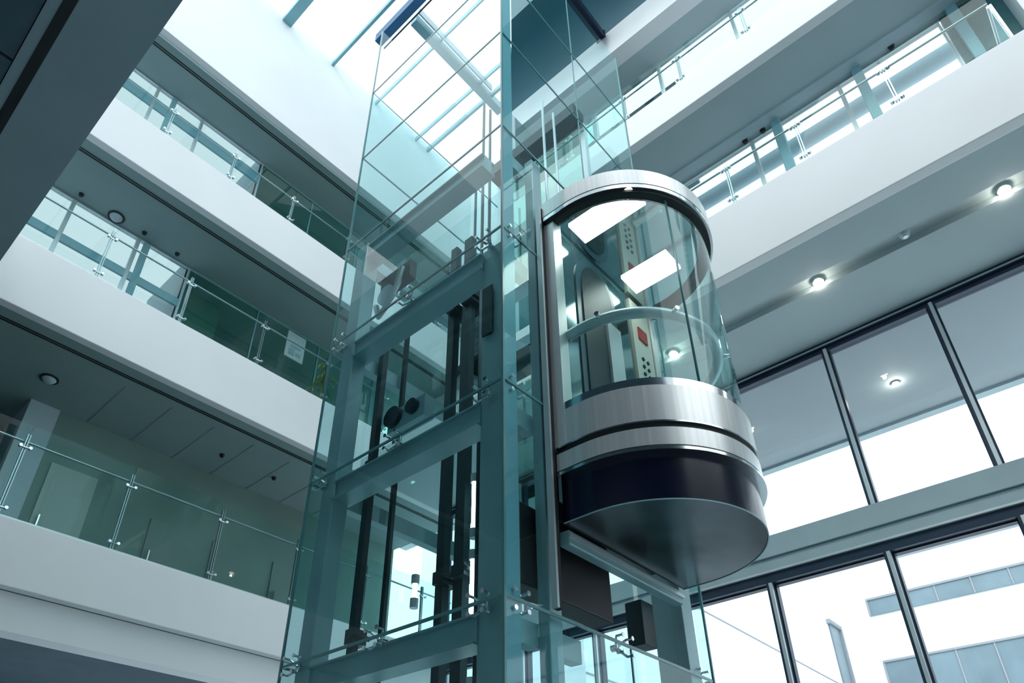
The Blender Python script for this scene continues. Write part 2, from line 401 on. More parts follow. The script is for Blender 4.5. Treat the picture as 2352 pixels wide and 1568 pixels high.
struct('wall_right', M['blueceil'], 7.56, XC, YT, YT+0.12, 14.84, ROOF, label='end face of the top right bulkhead')
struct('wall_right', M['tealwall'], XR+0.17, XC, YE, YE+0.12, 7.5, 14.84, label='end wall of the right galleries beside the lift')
struct('wall_right', M['plaster'], XC, XC+0.2, YE, YL+2, 7.2, ROOF, label='white wall in the far corner behind the lift')
# gallery end wall on the extreme right
struct('wall_right', M['plaster'], 7.9, XWU-0.05, -1.95, -1.8, 8.2, 11.02, label='pale end wall of the middle right gallery')

struct('wall_right', M['tealwall'], XWU-0.05, XWU+0.1, -1.8, -1.12, 8.2, 11.02, label='dark teal wall panel at the right end of the middle right gallery')
# upper right windows
struct('trim_14', M['plaster'], XR, XR+0.17, YE, YE+0.12, 7.5, 14.84, label='white edge of the end wall beside the lift')
for z0, z1, nm in ((8.2, 11.02, 'middle'), (11.6, 14.84, 'upper')):
    ys = [4.7, 3.25, 1.8, 0.35, -1.1] if nm == 'middle' else [4.7, 3.1, 1.5, -0.1, -1.7]
    for i in range(len(ys)-1):
        window('x', XWU, ys[i+1], ys[i], z0, z1, M['alu'] if i < 4 else M['skybeam'], 0.03, 0.08, lab='tall bright window behind the %s right gallery, bay %s' % (nm, ('beside the lift','second from the lift','third from the lift','fourth from the lift','at the right end')[i]), gl=M['tint_glass_r'])
    window('x', XWU, 4.7, YE, z0, z1, M['skybeam'], 0.06, 0.12, lab='dim glazed bay of the %s right gallery behind the lift shaft' % nm, gl=M['part_glass'])
struct('wall_right', M['tealwall'], XWU+0.5, XWU+0.6, 4.6, YE, 8.2, 11.02, label='added dark teal wall hiding the sky behind the middle gallery glass beside the lift')  # added to keep the bright sky out of this bay
struct('wall_right', M['tealwall'], XWU+0.5, XWU+0.6, 3.0, YE, 11.6, 14.84, label='added dark teal wall hiding the sky behind the upper gallery glass beside the lift')  # same added sky blocker for the upper level
# pale duct outside the middle right windows
o = MB().cyl((9.25, -4, 11.29), (9.25, 5.5, 11.29), 0.15, 24).build('duct', M['duct']); tag(o, 'pale blue-grey round duct outside the middle right windows', 'duct')
# columns behind the middle right gallery windows
for y, l in ((0.05, 'between the second and third rail posts'), (1.35, 'nearest the lift'), (-1.28, 'at the green end bay')):
    e = MB().box(8.28, 8.42, y-0.07, y+0.07, 8.2, 11.02).build('column', M['skybeam'], bevel=0.01)
    tag(e, 'slim blue-grey column in the middle right gallery, ' + l, 'column', 'slim columns of the middle right gallery')

# ---- lower window wall (X = 9.5)
ys = [9.9, 7.85, 6.35, 4.9, 3.43, 1.90, 0.45, -1.05, -2.55, -4.05]
nm = ['at the far corner', 'third behind the lift', 'second behind the lift', 'first behind the lift', 'left of the first free mullion', 'with the reflected spot', 'right of the spotlit one', 'at the picture edge', 'outside the picture']
for i in range(9):
    for z0, z1, lv in ((4.44, 7.08, 'upper'), (ZF, 3.80, 'lower')):
        window('x', XW, ys[i+1]+0.04, ys[i]-0.04, z0, z1, M['navy'], 0.02, 0.10, lab='%s pane of the right window wall, %s' % (lv, nm[i]))
    for z0, z1, lv in ((4.44, 7.08, 'upper'), (ZF, 3.80, 'lower')):
        y = ys[i+1]
        mb = MB().box(XW-0.10, XW+0.10, y-0.04, y+0.04, z0, z1).box(XW-0.14, XW-0.10, y+0.012, y+0.04, z0, z1)
        o = mb.build('trim_5', M['navy']); tag(o, '%s navy mullion of the right window wall, %s' % (lv, nm[i]), kind='structure')
        o = MB().box(XW-0.145, XW-0.10, y-0.036, y+0.008, z0, z1).build('trim_6', M['alu']); tag(o, 'pale cover strip on the %s mullion, %s' % (lv, nm[i]), kind='structure')
o = MB().box(XW-0.14, XW-0.02, -4.05, 9.9, 7.12, 7.2).box(XW-0.10, XW-0.02, -4.05, 9.9, 7.05, 7.12).build('trim_7', M['navy']); tag(o, 'navy head channel of the window wall', kind='structure')
o = MB().box(XW-0.16, XW-0.1, -4.05, 9.9, 7.135, 7.150).build('trim_8', M['sill']); tag(o, 'grey line in the window head channel', kind='structure')
o = MB().box(XW-0.20, XW+0.25, -4.05, 9.9, 4.14, 4.44).box(XW-0.16, XW+0.2, -4.05, 9.9, 3.96, 4.13).build('trim_9', M['sill']); tag(o, 'grey-blue spandrel beam between upper and lower windows', kind='structure')
o = MB().box(XW-0.18, XW+0.1, -4.05, 9.9, 3.93, 3.96).build('trim_10', M['alu']); tag(o, 'bright line under the spandrel beam', kind='structure')
o = MB().box(XW-0.14, XW+0.1, -4.05, 9.9, 3.80, 3.93).build('trim_11', M['navy']); tag(o, 'navy head of the lower windows', kind='structure')
struct('wall_right', M['plaster'], XW-0.1, XW+0.2, YN, -4.05, ZF, 7.2, label='white wall past the window wall, out of view')
# canopy outside
struct('ceiling', M['canopy'], XW+0.11, 12.25, -6, 9.9, 7.2, 7.6, label='pale canopy soffit outside the upper windows')
struct('trim_12', M['sill'], 12.25, 12.42, -6, 9.9, 7.15, 7.75, label='edge beam of the outside canopy')

# ---- skylight
e = empty('window_%d' % (WN[0]+1), (5, 2, ROOF), kind='structure', label='glazed atrium roof'); WN[0] += 1
gx = [NX, 2.0, 3.45, 4.83, 6.25, 7.7, 8.15, XC]
for i in range(7):
    for y0, y1 in ((YN, -1.6), (-1.6, 3.0), (3.0, 7.52), (7.72, YL)):
        if gx[i] >= 7.6 and y1 < 7: continue
        x1 = min(gx[i+1], XC)
        if y1 < 7: x1 = min(x1, 7.9)
        MB().box(gx[i]+0.01, x1-0.01, y0+0.01, y1-0.01, ROOF+0.05, ROOF+0.07).build('pane', M['win_glass'], e)
for x, wd, y0 in ((2.0, .03, YN), (3.45, .12, YN), (4.83, .035, YN), (6.25, .02, YN), (7.7, .02, 6.2), (8.15, .035, 6.2)):
    MB().box(x-wd, x+wd, y0, YL, ROOF-0.12, ROOF+0.04).build('rafter', M['skybeam'], e)
MB().box(5.45, 8.6, 7.52, 7.72, ROOF-0.25, ROOF+0.04).build('purlin', M['skybeam'], e)
MB().box(5.4, 8.0, 7.37, 7.41, ROOF-0.2, ROOF+0.04).build('purlin', M['sill'], e)
for y in (-1.6, 3.0): MB().box(NX, 7.9, y-0.05, y+0.05, ROOF-0.2, ROOF+0.04).build('purlin', M['skybeam'], e)
b = MB().box(4.97, 5.17, 2.0, 8.42, ROOF-0.75, ROOF-0.45).build('blue_beam', M['blue'], bevel=0.01)
tag(b, 'dark blue box beam hanging under the skylight, ending in mid air', 'beam')
MB().cyl((5.07, 3.2, ROOF-0.46), (5.07, 3.2, ROOF+0.0), 0.02).cyl((5.07, 7.6, ROOF-0.46), (5.07, 7.6, ROOF+0.0), 0.02).build('hanger_rod', M['alu'], b)
MB().box(5.24, 5.27, 2.0, 8.42, ROOF-0.7, ROOF-0.66).build('guide_wire', M['steeldark'], b)
b = MB().box(4.4, 7.36, 3.66, 3.84, 15.2, 15.42).build('roof_beam', M['skirt'], bevel=0.02)
tag(b, 'black box beam with a blunt end below the dark teal bulkhead', 'beam')
MB().box(7.36, 7.39, 3.64, 3.86, 15.18, 15.44).build('end_plate', M['navy'], b)

# ---- neighbouring building
bld = empty('building', (40, 4, ZF), 'white rendered building with bands of windows outside the window wall', 'building')
MB().box(40, 52, -40, 10.4, ZF-6, 23).build('wall', M['facade'], bld)
MB().box(16, 40, 11.2, 18, ZF-6, 23).build('wall', M['facade'], bld)
MB().box(39.9, 40, 10.4, 11.2, ZF-6, 23).build('wall', M['facade'], bld)
MB().box(39.9, 40.02, -30, 8.3, 15.75, 15.85).build('ledge', M['facline'], bld)
for z0, z1, y1, st in ((13.05, 13.85, 9.7, 1.62), (7.4, 10.6, 9.7, 1.62), (2.0, 5.2, 9.7, 1.62)):
    f = MB().box(39.82, 39.99, -30, y1+0.08, z1, z1+0.1).box(39.85, 39.99, y1, y1+0.1, z0, z1).build('window_surround', M['facline'], bld)
    for k in range(14):
        ya = y1-k*st
        wn = MB().box(39.9, 39.98, ya-st+0.08, ya, z0, z1).build('window', M['facwin'], bld)
        MB().box(39.86, 39.985, ya-st+0.0, ya-st+0.07, z0, z1).build('mullion', M['facline'], wn)
wn = MB().box(37.4, 38.7, 11.12, 11.19, 2.0, 12.3).build('window', M['facwin'], bld)
MB().box(37.2, 38.9, 11.02, 11.2, 12.3, 12.5).box(38.72, 38.9, 11.02, 11.2, 2, 12.3).build('window_surround', M['facline'], wn)
MB().box(16, 38, 11.17, 11.2, 9.2, 9.24).build('ledge', M['facline'], bld)
MB().box(16, 38, 11.17, 11.2, 5.4, 5.44).build('ledge', M['facline'], bld)
g = struct('floor', M['facade'], 10, 60, -60, 40, ZF-0.5, ZF-0.05, label='pale paving outside')

# ================================================================== BALUSTRADES
def balustrade(kind, p, a0, a1, z, posts, hrail, top, label, group):
    """kind 'L': along X at Y=p ; 'R': along Y at X=p. z = top of the parapet"""
    e = empty('balustrade', ((a0+a1)/2, p, z) if kind == 'L' else (p, (a0+a1)/2, z), label, 'balustrade', group)
    def bx(mb, u0, u1, d0, d1, z0, z1, mi=0):
        mb.box(u0, u1, p+d0, p+d1, z0, z1, mi) if kind == 'L' else mb.box(p+d0, p+d1, u0, u1, z0, z1, mi)
        return mb
    def P(u, d, zz): return (u, p+d, zz) if kind == 'L' else (p+d, u, zz)
    pts = sorted(posts); edges = [a0] + pts + [a1]
    for u0, u1 in zip(edges[:-1], edges[1:]):
        if u1-u0 < 0.1: continue
        bx(MB(), u0+0.012, u1-0.012, 0.0, 0.012, z+0.03, z+top).build('glass_panel', M['rail_glass'], e)
    for u in pts:
        m = bx(MB(), u-0.022, u-0.008, 0.03, 0.075, z-0.02, z+top-0.12); bx(m, u+0.008, u+0.022, 0.03, 0.075, z-0.02, z+top-0.12)
        po = m.build('post', M['railsteel'], e)
        for zz in (z+0.12, z+hrail-0.12):
            c = MB().cyl(P(u-0.06, 0.02, zz), P(u+0.06, 0.02, zz), 0.012, 8)
            for s_ in (-0.06, 0.06): c.cyl(P(u+s_, -0.02, zz), P(u+s_, 0.03, zz), 0.022, 10)
            c.build('clamp', M['chrome'], po)
    MB().cyl(P(a0, 0.10, z+hrail), P(a1, 0.10, z+hrail), 0.017, 12).build('handrail', M['railsteel'], e)
    bx(MB(), a0, a1, 0.02, 0.10, z-0.0, z+0.03).build('base_channel', M['alu'], e)
    return e
balustrade('L', YL+0.02, -1.2, XC-0.1, 4.21, (0.33, 1.80, 3.22, 4.69, 6.12, 7.6, 9.0), 1.13, 1.34, 'glass balustrade with chrome posts on the lowest left gallery', 'balustrades of the left galleries')
balustrade('L', YL+0.02, -1.2, XC-0.1, 8.37, (0.33, 1.80, 3.18, 4.66, 6.12, 7.6, 9.0), 1.02, 1.20, 'glass balustrade with chrome posts on the third left gallery, before pale windows', 'balustrades of the left galleries')
balustrade('L', YL+0.02, -1.2, XC-0.1, 12.20, (0.4, 1.95, 3.26, 4.66, 6.12, 7.6, 9.0), 0.82, 0.98, 'glass balustrade on the second left gallery, under the big white top band', 'balustrades of the left galleries')
balustrade('R', XR+0.02, -1.42, YE, 8.38, (-0.21, 0.95, 1.98, 3.1, 4.3), 0.88, 0.98, 'glass balustrade with chrome posts on the lower right gallery, right of the lift car', 'balustrades of the right galleries')
balustrade('R', XR+0.02, -3.4, YE, 11.75, (-1.2, -0.02, 1.13, 2.3, 3.4, 4.6), 0.8, 0.95, 'glass balustrade with forked posts on the upper right gallery, near the top edge', 'balustrades of the right galleries')
e = empty('balustrade', (7.7, -1.42, 8.38), 'short return balustrade at the right end of the lower right gallery', 'balustrade', 'balustrades of the right galleries')
MB().box(XR+0.16, 8.35, -1.43, -1.418, 8.42, 9.3).build('glass_panel', M['part_glass'], e)
MB().cyl((XR+0.16, -1.42, 9.26), (8.38, -1.42, 9.26), 0.02, 12).build('handrail', M['chrome'], e)
MB().box(XR+0.16, XR+0.20, -1.46, -1.435, 8.38, 9.28).build('post', M['chrome'], e)

# ================================================================== CEILING FITTINGS
def spot(x, y, z, label, r=0.055, on=True, group='spotlights in the right soffit'):
    e = empty('spotlight', (x, y, z), label, 'spotlight', group)
    MB().cyl((x, y, z-0.03), (x, y, z+0.02), r*1.35, 24, r*1.35).build('trim_ring', M['chrome'] if on else M['steeldark'], e)
    MB().cyl((x, y, z-0.045), (x, y, z-0.031), r, 20).build('lamp', M['spot'] if on else M['rubber'], e)
    if on:
        l = bpy.data.lights.new('lamp_light', 'POINT'); l.energy = 2.2; l.color = (1.0, 0.88, 0.76); l.shadow_soft_size = 0.03
        lo = bpy.data.objects.new('lamp_light', l); COL.objects.link(lo); lo.location = (x, y, z-0.10)
for y, l in ((-0.76, 'glowing spotlight at the right edge of the picture'), (1.46, 'glowing spotlight in the channel right of the lift car'), (3.7, 'glowing spotlight hidden behind the lift car'), (-2.98, 'glowing spotlight right of the picture edge')):
    spot(8.16, y, 7.28, l)
spot(11.1, 1.38, 7.2, 'small white spotlight in the outside canopy seen through the window', 0.045, group=None)
def dome(x, y, z, r, label, cat='ceiling dome'):
    e = empty('ceiling_dome', (x, y, z), label, cat)
    prof = MB()
    n = 20
    for i in range(4):
        a0, a1 = i*math.pi/8, (i+1)*math.pi/8
        prof.cyl((x, y, z-r*0.7*math.sin(a0)), (x, y, z-r*0.7*math.sin(a1)), r*0.8*math.cos(a0), n, max(0.003, r*0.8*math.cos(a1)), caps=(i == 3))
    prof.build('dome_cover', M['sill'], e)
    MB().cyl((x, y, z-0.03), (x, y, z+0.01), r, 28).build('base_ring', M['black'], e)
dome(1.97, 11.4, 11.07, 0.15, 'round dark-rimmed ceiling dome above the third left gallery')
dome(1.99, 11.4, 7.22, 0.14, 'round dark-rimmed ceiling dome above the lowest left gallery')
for x, y, z, l in ((1.32, 11.37, 11.07, 'small dark sensor left of the ceiling dome, third left gallery'), (2.50, 11.37, 11.07, 'small dark sensor right of the ceiling dome, third left gallery'),
                   (3.18, 11.4, 11.07, 'small dark sensor above the rail gap, third left gallery'), (5.03, 11.4, 7.22, 'small dark sensor in the soffit above the lowest left gallery'),
                   (6.15, 11.4, 7.22, 'small dark sensor nearest the shaft above the lowest left gallery'), (8.36, 1.57, 11.02, 'black sensor in the middle right soffit, lower of the near pair'),
                   (8.35, 1.88, 11.02, 'black sensor in the middle right soffit, leftmost of the pair'), (8.34, -0.47, 11.02, 'black sensor in the middle right soffit near the top edge')):
    e = empty('ceiling_sensor', (x, y, z), l, 'ceiling sensor', 'small sensors on the soffits')
    MB().cyl((x, y, z-0.06), (x, y, z+0.01), 0.035, 16, 0.05).build('sensor_body', M['rubber'], e)
    MB().cyl((x, y, z-0.075), (x, y, z-0.06), 0.02, 12).build('lens', M['steeldark'], e)
e = empty('smoke_detector', (8.09, 0.33, 7.28), 'pale round smoke detector in the spotlight channel between two spotlights', 'smoke detector')
MB().cyl((8.09, 0.33, 7.23), (8.09, 0.33, 7.30), 0.055, 20, 0.07).build('detector_body', M['sill'], e)
MB().cyl((8.09, 0.33, 7.215), (8.09, 0.33, 7.23), 0.03, 16).build('cover', M['alu'], e)
# notice board and plant at the far end of the third left gallery
e = empty('notice_board', (6.1, 11.5, 10.0), 'pale notice with dark marks behind the third left gallery rail', 'notice')
MB().box(5.9, 6.36, 11.52, 11.55, 10.25, 10.95).build('board', M['mat_paper'], e)
for k, (a, b_, c, d) in enumerate(((5.98, 6.12, 10.33, 10.5), (6.16, 6.28, 10.36, 10.44), (6.02, 6.26, 10.55, 10.60))):
    MB().box(a, b_, 11.505, 11.52, c, d).build('mark', M['steelpaint'], e)
e = empty('potted_plant', (6.45, 10.7, 8.2), 'tall yellow-green plant beside the glass shaft on the third left gallery', 'plant')
MB().cyl((6.45, 10.7, 8.2), (6.45, 10.7, 8.6), 0.13, 16, 0.17).build('pot', M['steeldark'], e)
MB().cyl((6.45, 10.7, 8.6), (6.45, 10.7, 9.7), 0.02, 8).build('stem', M['leaf'], e)
lf = MB()
for i in range(26):
    a = random.uniform(0, 6.28); l_ = random.uniform(0.2, 0.38); z0 = random.uniform(9.1, 9.75)
    pts = [(6.45+math.cos(a)*l_*t, 10.7+math.sin(a)*l_*t, z0+0.28*t-0.45*t*t) for t in (0, .25, .5, .75, 1)]
    lf.path(pts, 0.014, 5)
lf.build('foliage', M['leaf'], e)

# ================================================================== LIFT SHAFT
S = 2.7
def sb(mb, x0, x1, y0, y1, z0, z1): return mb.box(x0*S, x1*S, y0*S, y1*S, z0*S, z1*S)
def SP(x, y, z): return (x*S, y*S, z*S)
X0, X1, Y0, Y1 = 1.0, 1.85, 0.88, 1.635
zj = [-0.58, -0.02, 0.525, 1.062, 1.59, 2.05, 2.59, 3.05, 3.56]
g_t = 0.0035
ZB = ZF/S; ZT = 6.0
shaft = empty('elevator_shaft', SP(1.4, 1.25, ZB), 'tall rectangular glass lift shaft with teal steel frame in the middle', 'lift shaft')
G = 0.0025
for za, zb in zip(zj[:-1], zj[1:]):
    a, b = za+G, zb-G
    for q in ((X0, X0+g_t, Y0+g_t, Y1, a, b),            # left face
              (X0+g_t*0, 1.445, Y0, Y0+g_t, a, b) if not 0.5 < a < 2.0 else (X0, 1.146, Y0, Y0+g_t, a, b),
              (1.45, X1, Y0, Y0+g_t, a, b) if not 0.5 < a < 2.0 else (1.80, X1, Y0, Y0+g_t, a, b),     # right face, open behind the car
              (X1-g_t, X1, Y0+g_t, Y1, a, b), (X0+g_t, X1, Y1-g_t, Y1, a, b)):       # rear faces
        if a > 3.0 and q[0] == X0 and q[3] == Y1: continue
        mb = MB(); sb(mb, *q); mb.build('glass_panel', M['glass'], shaft)
    # dark silicone joints
for z in zj[1:-1]:
    mb = MB(); t = 0.0035
    sb(mb, X0-0.0008, X0+g_t, Y0, Y1, z-t, z+t); (sb(mb, X0, X1, Y0-0.0008, Y0+g_t, z-t, z+t) if not 0.6 < z < 2.0 else sb(mb, X0, 1.15, Y0-0.0008, Y0+g_t, z-t, z+t)); sb(mb, X1-g_t, X1, Y0, Y1, z-t, z+t); sb(mb, X0, X1, Y1-g_t, Y1, z-t, z+t)
    mb.build('joint', M['glass_edge'], shaft)
mb = MB(); t = 0.003
for x, y in ((X0, Y0), (X0, Y1), (X1, Y0), (X1, Y1)): sb(mb, x-t, x+t, y-t, y+t, ZB, zj[-1])
sb(mb, 1.4455, 1.4495, Y0-0.0005, Y0+g_t, ZB, 0.52); sb(mb, 1.4455, 1.4495, Y0-0.0005, Y0+g_t, 2.06, zj[-1])
mb.build('edge_strip', M['glass_edge'], shaft)
zt_f = 2.02
PO = [(1.045, 1.10, 0.925, 0.995), (1.03, 1.085, 1.555, 1.615), (1.76, 1.81, 0.925, 0.99), (1.76, 1.81, 1.555, 1.615)]
for i, (a, b, c, d) in enumerate(PO):
    top_ = 1.60 if i == 0 else 2.06
    mb = MB(); sb(mb, a, b, c, d, ZB, top_); mb.build('post', M['steelpaint'], shaft, 0.01)
for k, z in enumerate(zj[1:6]):
    h = 0.052
    hb = z-0.010
    mb = MB(); sb(mb, 1.04, 1.075, 0.99, 1.56, hb-h, hb); sb(mb, 1.03, 1.09, 0.99, 1.56, hb-h-0.006, hb-h); sb(mb, 1.03, 1.09, 0.99, 1.56, hb, hb+0.005)
    mb.build('beam', M['steelpaint'], shaft)
    mb = MB(); sb(mb, 1.10, 1.16, 0.925, 0.955, hb-h, hb); mb.build('beam', M['steelpaint'], shaft)
    if z < 0.7:
        mb = MB(); sb(mb, 1.205, 1.31, 0.925, 0.955, hb-h, hb); mb.build('beam', M['steelpaint'], shaft)
    mb = MB(); sb(mb, 1.085, 1.76, 1.58, 1.61, hb-h, hb); mb.build('beam', M['steelpaint'], shaft)
    mb = MB(); sb(mb, 1.78, 1.805, 0.99, 1.555, hb-h, hb); mb.build('beam', M['steelpaint'], shaft)
mb = MB(); sb(mb, 1.004, 1.054, 0.884, 0.888, ZB, zj[-1]); mb.build('corner_fin', M['fin'], shaft)  # frosted fin; its lower length paints the post's lit side in pale teal
# guide post beside the car and the chrome mast
mb = MB(); sb(mb, 1.160, 1.205, 0.895, 0.925, ZB, 2.06); mb.build('guide_post', M['steelpaint'], shaft, 0.006)
mb = MB(); sb(mb, 1.735, 1.795, 0.885, 0.915, ZB, 2.06); mb.build('guide_post', M['steelpaint'], shaft, 0.006)
mb = MB(); sb(mb, 1.154, 1.168, 0.864, 0.878, 0.535, 1.79); mb.build('guide_rail', M['black'], shaft)
mb = MB(); sb(mb, 1.147, 1.154, 0.862, 0.878, 0.535, 1.79); mb.build('guide_rail', M['alu'], shaft)
mb = MB(); sb(mb, 1.036, 1.040, 0.950, 0.985, 1.27, 1.44); mb.build('cover_plate', M['steeldark'], shaft)
# spider fittings: at each joint, ends and middle
def spider(x, y, z, face):
    mb = MB()
    for dz in (-0.02, 0.02):
        for dv in (-0.02, 0.02):
            if face == 'L':
                p0 = SP(x+0.03, y, z); p1 = SP(x+0.014, y+dv, z+dz); q0 = SP(x-0.004, y+dv, z+dz)
            else:
                p0 = SP(x, y+0.03, z); p1 = SP(x+dv, y+0.014, z+dz); q0 = SP(x+dv, y-0.004, z+dz)
            mb.cyl(p0, p1, 0.012, 8, 0.008); mb.cyl(p1, q0, 0.008, 8); 
            q1 = (q0[0]-0.004, q0[1], q0[2]) if face == 'L' else (q0[0], q0[1]-0.004, q0[2])
            mb.cyl(q0, q1, 0.015, 12)
    hub = (SP(x+0.028, y, z), SP(x+0.042, y, z)) if face == 'L' else (SP(x, y+0.028, z), SP(x, y+0.042, z))
    mb.cyl(hub[0], hub[1], 0.022, 12)
    mb.build('spider_fitting', M['chrome'], shaft)
for z in zj[1:5]:
    for y in (0.955, 1.28, 1.60): spider(X0, y, z, 'L')
    for x in ((1.05, 1.43, 1.80) if z < 0.6 else (1.05,)): spider(x, Y0, z, 'R')

# lifting gear inside the shaft: each is a thing of its own
def rail(x, y, z0, z1, wd, dp, label, m='steeldark', brackets=()):
    e = empty('guide_rail', SP(x, y, z0), label, 'guide rail', 'guide rails inside the shaft')
    mb = MB(); sb(mb, x-wd, x+wd, y-dp, y+dp, z0, z1); mb.build('rail', M[m], e)
    for z in brackets:
        mb = MB(); sb(mb, x-wd*2.4, x+wd*2.4, y-dp*2.2, y+dp*0.5, z-0.02, z+0.02); mb.cyl(SP(x-wd*3, y-dp*2.4, z), SP(x+wd*3, y-dp*2.4, z), 0.02, 8)
        mb.build('bracket', M['steeldark'], e)
rail(1.42, 1.42, ZB, 2.3, 0.014, 0.020, 'thick dark guide rail in the middle of the shaft', brackets=(0.3, 0.85, 1.4, 1.95))
rail(1.42, 1.50, ZB, 2.3, 0.014, 0.016, 'second dark guide rail, left of the thick one', brackets=(0.3, 0.85, 1.4, 1.95))
rail(1.25, 1.558, ZB, 1.95, 0.006, 0.008, 'thin dark guide rail near the far steel post', brackets=(0.5, 1.2))
rail(1.155, 1.556, ZB, 1.74, 0.010, 0.012, 'dark guide rail beside the far steel post', brackets=(0.62, 1.15))
rail(1.60, 1.42, ZB, 2.2, 0.010, 0.014, 'guide rail at the back of the shaft', m='steelpaint', brackets=(0.6, 1.15))
for k, (x, y, l) in enumerate(((1.36, 1.30, 'steel hoist cable nearest the corner post'), (1.40, 1.30, 'second steel hoist cable beside the corner post'), (1.575, 1.55, 'steel hoist cable in the rear of the shaft'), (1.52, 1.1, 'steel hoist cable above the lift car'), (1.60, 1.1, 'second steel hoist cable above the lift car'))):
    o = MB().cyl(SP(x, y, ZB if k < 3 else 1.9), SP(x, y, 3.04), 0.016, 8).build('hoist_cable', M['steeldark'] if k < 3 else M['alu']); tag(o, l, 'cable', 'hoist cables')
# counterweight
cw = empty('counterweight', SP(1.42, 1.46, 1.75), 'dark counterweight frame with pulleys between the guide rails, upper shaft', 'counterweight')
mb = MB(); sb(mb, 1.47, 1.482, 1.36, 1.39, 1.72, 2.0); sb(mb, 1.47, 1.55, 1.36, 1.56, 2.0, 2.03); sb(mb, 1.47, 1.55, 1.36, 1.56, 1.70, 1.73); sb(mb, 1.47, 1.482, 1.53, 1.56, 1.72, 2.0); mb.build('frame', M['steeldark'], cw)
for k in range(6):
    mb = MB(); sb(mb, 1.484, 1.542, 1.395, 1.525, 1.732+k*0.035, 1.764+k*0.035); mb.build('weight_plate', M['steelpaint'], cw)
MB().cyl(SP(1.48, 1.46, 2.08), SP(1.52, 1.46, 2.08), 0.13, 24).build('pulley', M['steeldark'], cw)
MB().cyl(SP(1.48, 1.50, 1.66), SP(1.53, 1.50, 1.66), 0.11, 24).build('pulley', M['steelpaint'], cw)
# landing door units at the far side (X = 1.78) and door operators
for k, (z, l) in enumerate(((0.98, 'level with the lift car skirt'), (2.25, 'near the lift car roof'))):
    e = empty('landing_door', SP(1.72, 1.3, z), 'landing door unit behind the glass shaft, ' + l, 'lift door', 'landing doors')
    mb = MB(); sb(mb, 1.735, 1.75, 1.06, 1.29, z, z+0.78); mb.build('door_panel', M['part_glass'], e)
    mb = MB(); sb(mb, 1.735, 1.75, 1.30, 1.52, z, z+0.78); mb.build('door_panel', M['part_glass'], e)
    mb = MB(); sb(mb, 1.66, 1.74, 1.03, 1.55, z+0.80, z+0.87); mb.build('operator_box', M['steeldark'], e)
    mb = MB(); sb(mb, 1.68, 1.75, 1.03, 1.55, z-0.03, z-0.005); mb.build('sill', M['alu'], e)
    for yy in (1.04, 1.54):
        mb = MB(); sb(mb, 1.73, 1.755, yy-0.012, yy+0.012, z, z+0.8); mb.build('frame', M['alu'], e)
e = empty('door_operator', SP(1.15, 1.45, 1.1), 'dark door drive box with pulleys behind the far upper beam', 'door drive')
mb = MB(); sb(mb, 1.18, 1.22, 1.36, 1.53, 1.28, 1.36); mb.build('drive_box', M['steelpaint'], e)
MB().cyl(SP(1.165, 1.50, 1.33), SP(1.18, 1.50, 1.33), 0.10, 20).build('pulley', M['steeldark'], e)
MB().cyl(SP(1.165, 1.41, 1.33), SP(1.18, 1.41, 1.33), 0.07, 20).build('pulley', M['steeldark'], e)
e = empty('door_operator', SP(1.15, 1.45, 1.8), 'pale looped door drive and pulley near the far top beam', 'door drive')
mb = MB(); sb(mb, 1.14, 1.17, 1.44, 1.60, 1.90, 1.98); mb.build('drive_box', M['steeldark'], e)
MB().cyl(SP(1.12, 1.545, 1.86), SP(1.14, 1.545, 1.86), 0.11, 20, 0.11).build('pulley', M['alu'], e)
MB().path([SP(1.13, 1.47, 1.95), SP(1.13, 1.49, 1.88), SP(1.13, 1.55, 1.80), SP(1.13, 1.58, 1.78), SP(1.13, 1.6, 1.84)], 0.03, 8).build('cable_loop', M['alu'], e)
# bright tube lamps
def tubelamp(x, y, z0, z1, label):
    e = empty('tube_lamp', SP(x, y, z0), label, 'lamp', 'upright tube lamps in the shaft')
    MB().cyl(SP(x, y, z0), SP(x, y, z1), 0.022, 12).build('tube', M['tube'], e)
    MB().cyl(SP(x, y, z1), SP(x, y, z1+0.03), 0.035, 12).build('cap', M['alu'], e)
    MB().cyl(SP(x, y, z0-0.03), SP(x, y, z0), 0.035, 12).build('cap', M['alu'], e)
tubelamp(1.40, 1.352, 0.62, 0.87, 'long upright tube lamp left of the corner post, middle'); tubelamp(1.40, 1.352, 0.97, 1.13, 'short upright tube lamp left of the corner post, upper'); tubelamp(1.40, 1.352, 0.28, 0.50, 'upright tube lamp left of the corner post, at the bottom')
tubelamp(1.40, 1.60, 0.815, 0.862, 'stubby bright lamp hanging in the middle of the shaft')

# ================================================================== LIFT CAR
CX, CY, YB = 1.45, 0.79, 0.862
def prof(r, n=40, yb=YB, cyy=CY):
    p = [((CX-r)*S, yb*S)]
    for i in range(n+1):
        a = math.pi + math.pi*i/n
        p.append(((CX+r*math.cos(a))*S, (cyy+r*math.sin(a))*S))
    p.append(((CX+r)*S, yb*S))
    return p
car = empty('elevator_car', SP(CX, CY, 0.74), 'round-fronted panoramic lift car of brushed steel and curved glass', 'lift car')
def ring(name, m, r, z0, z1, th=0.012, parent=car):
    return MB().strip(prof(r-th), prof(r), z0*S, z1*S).build(name, m, parent)
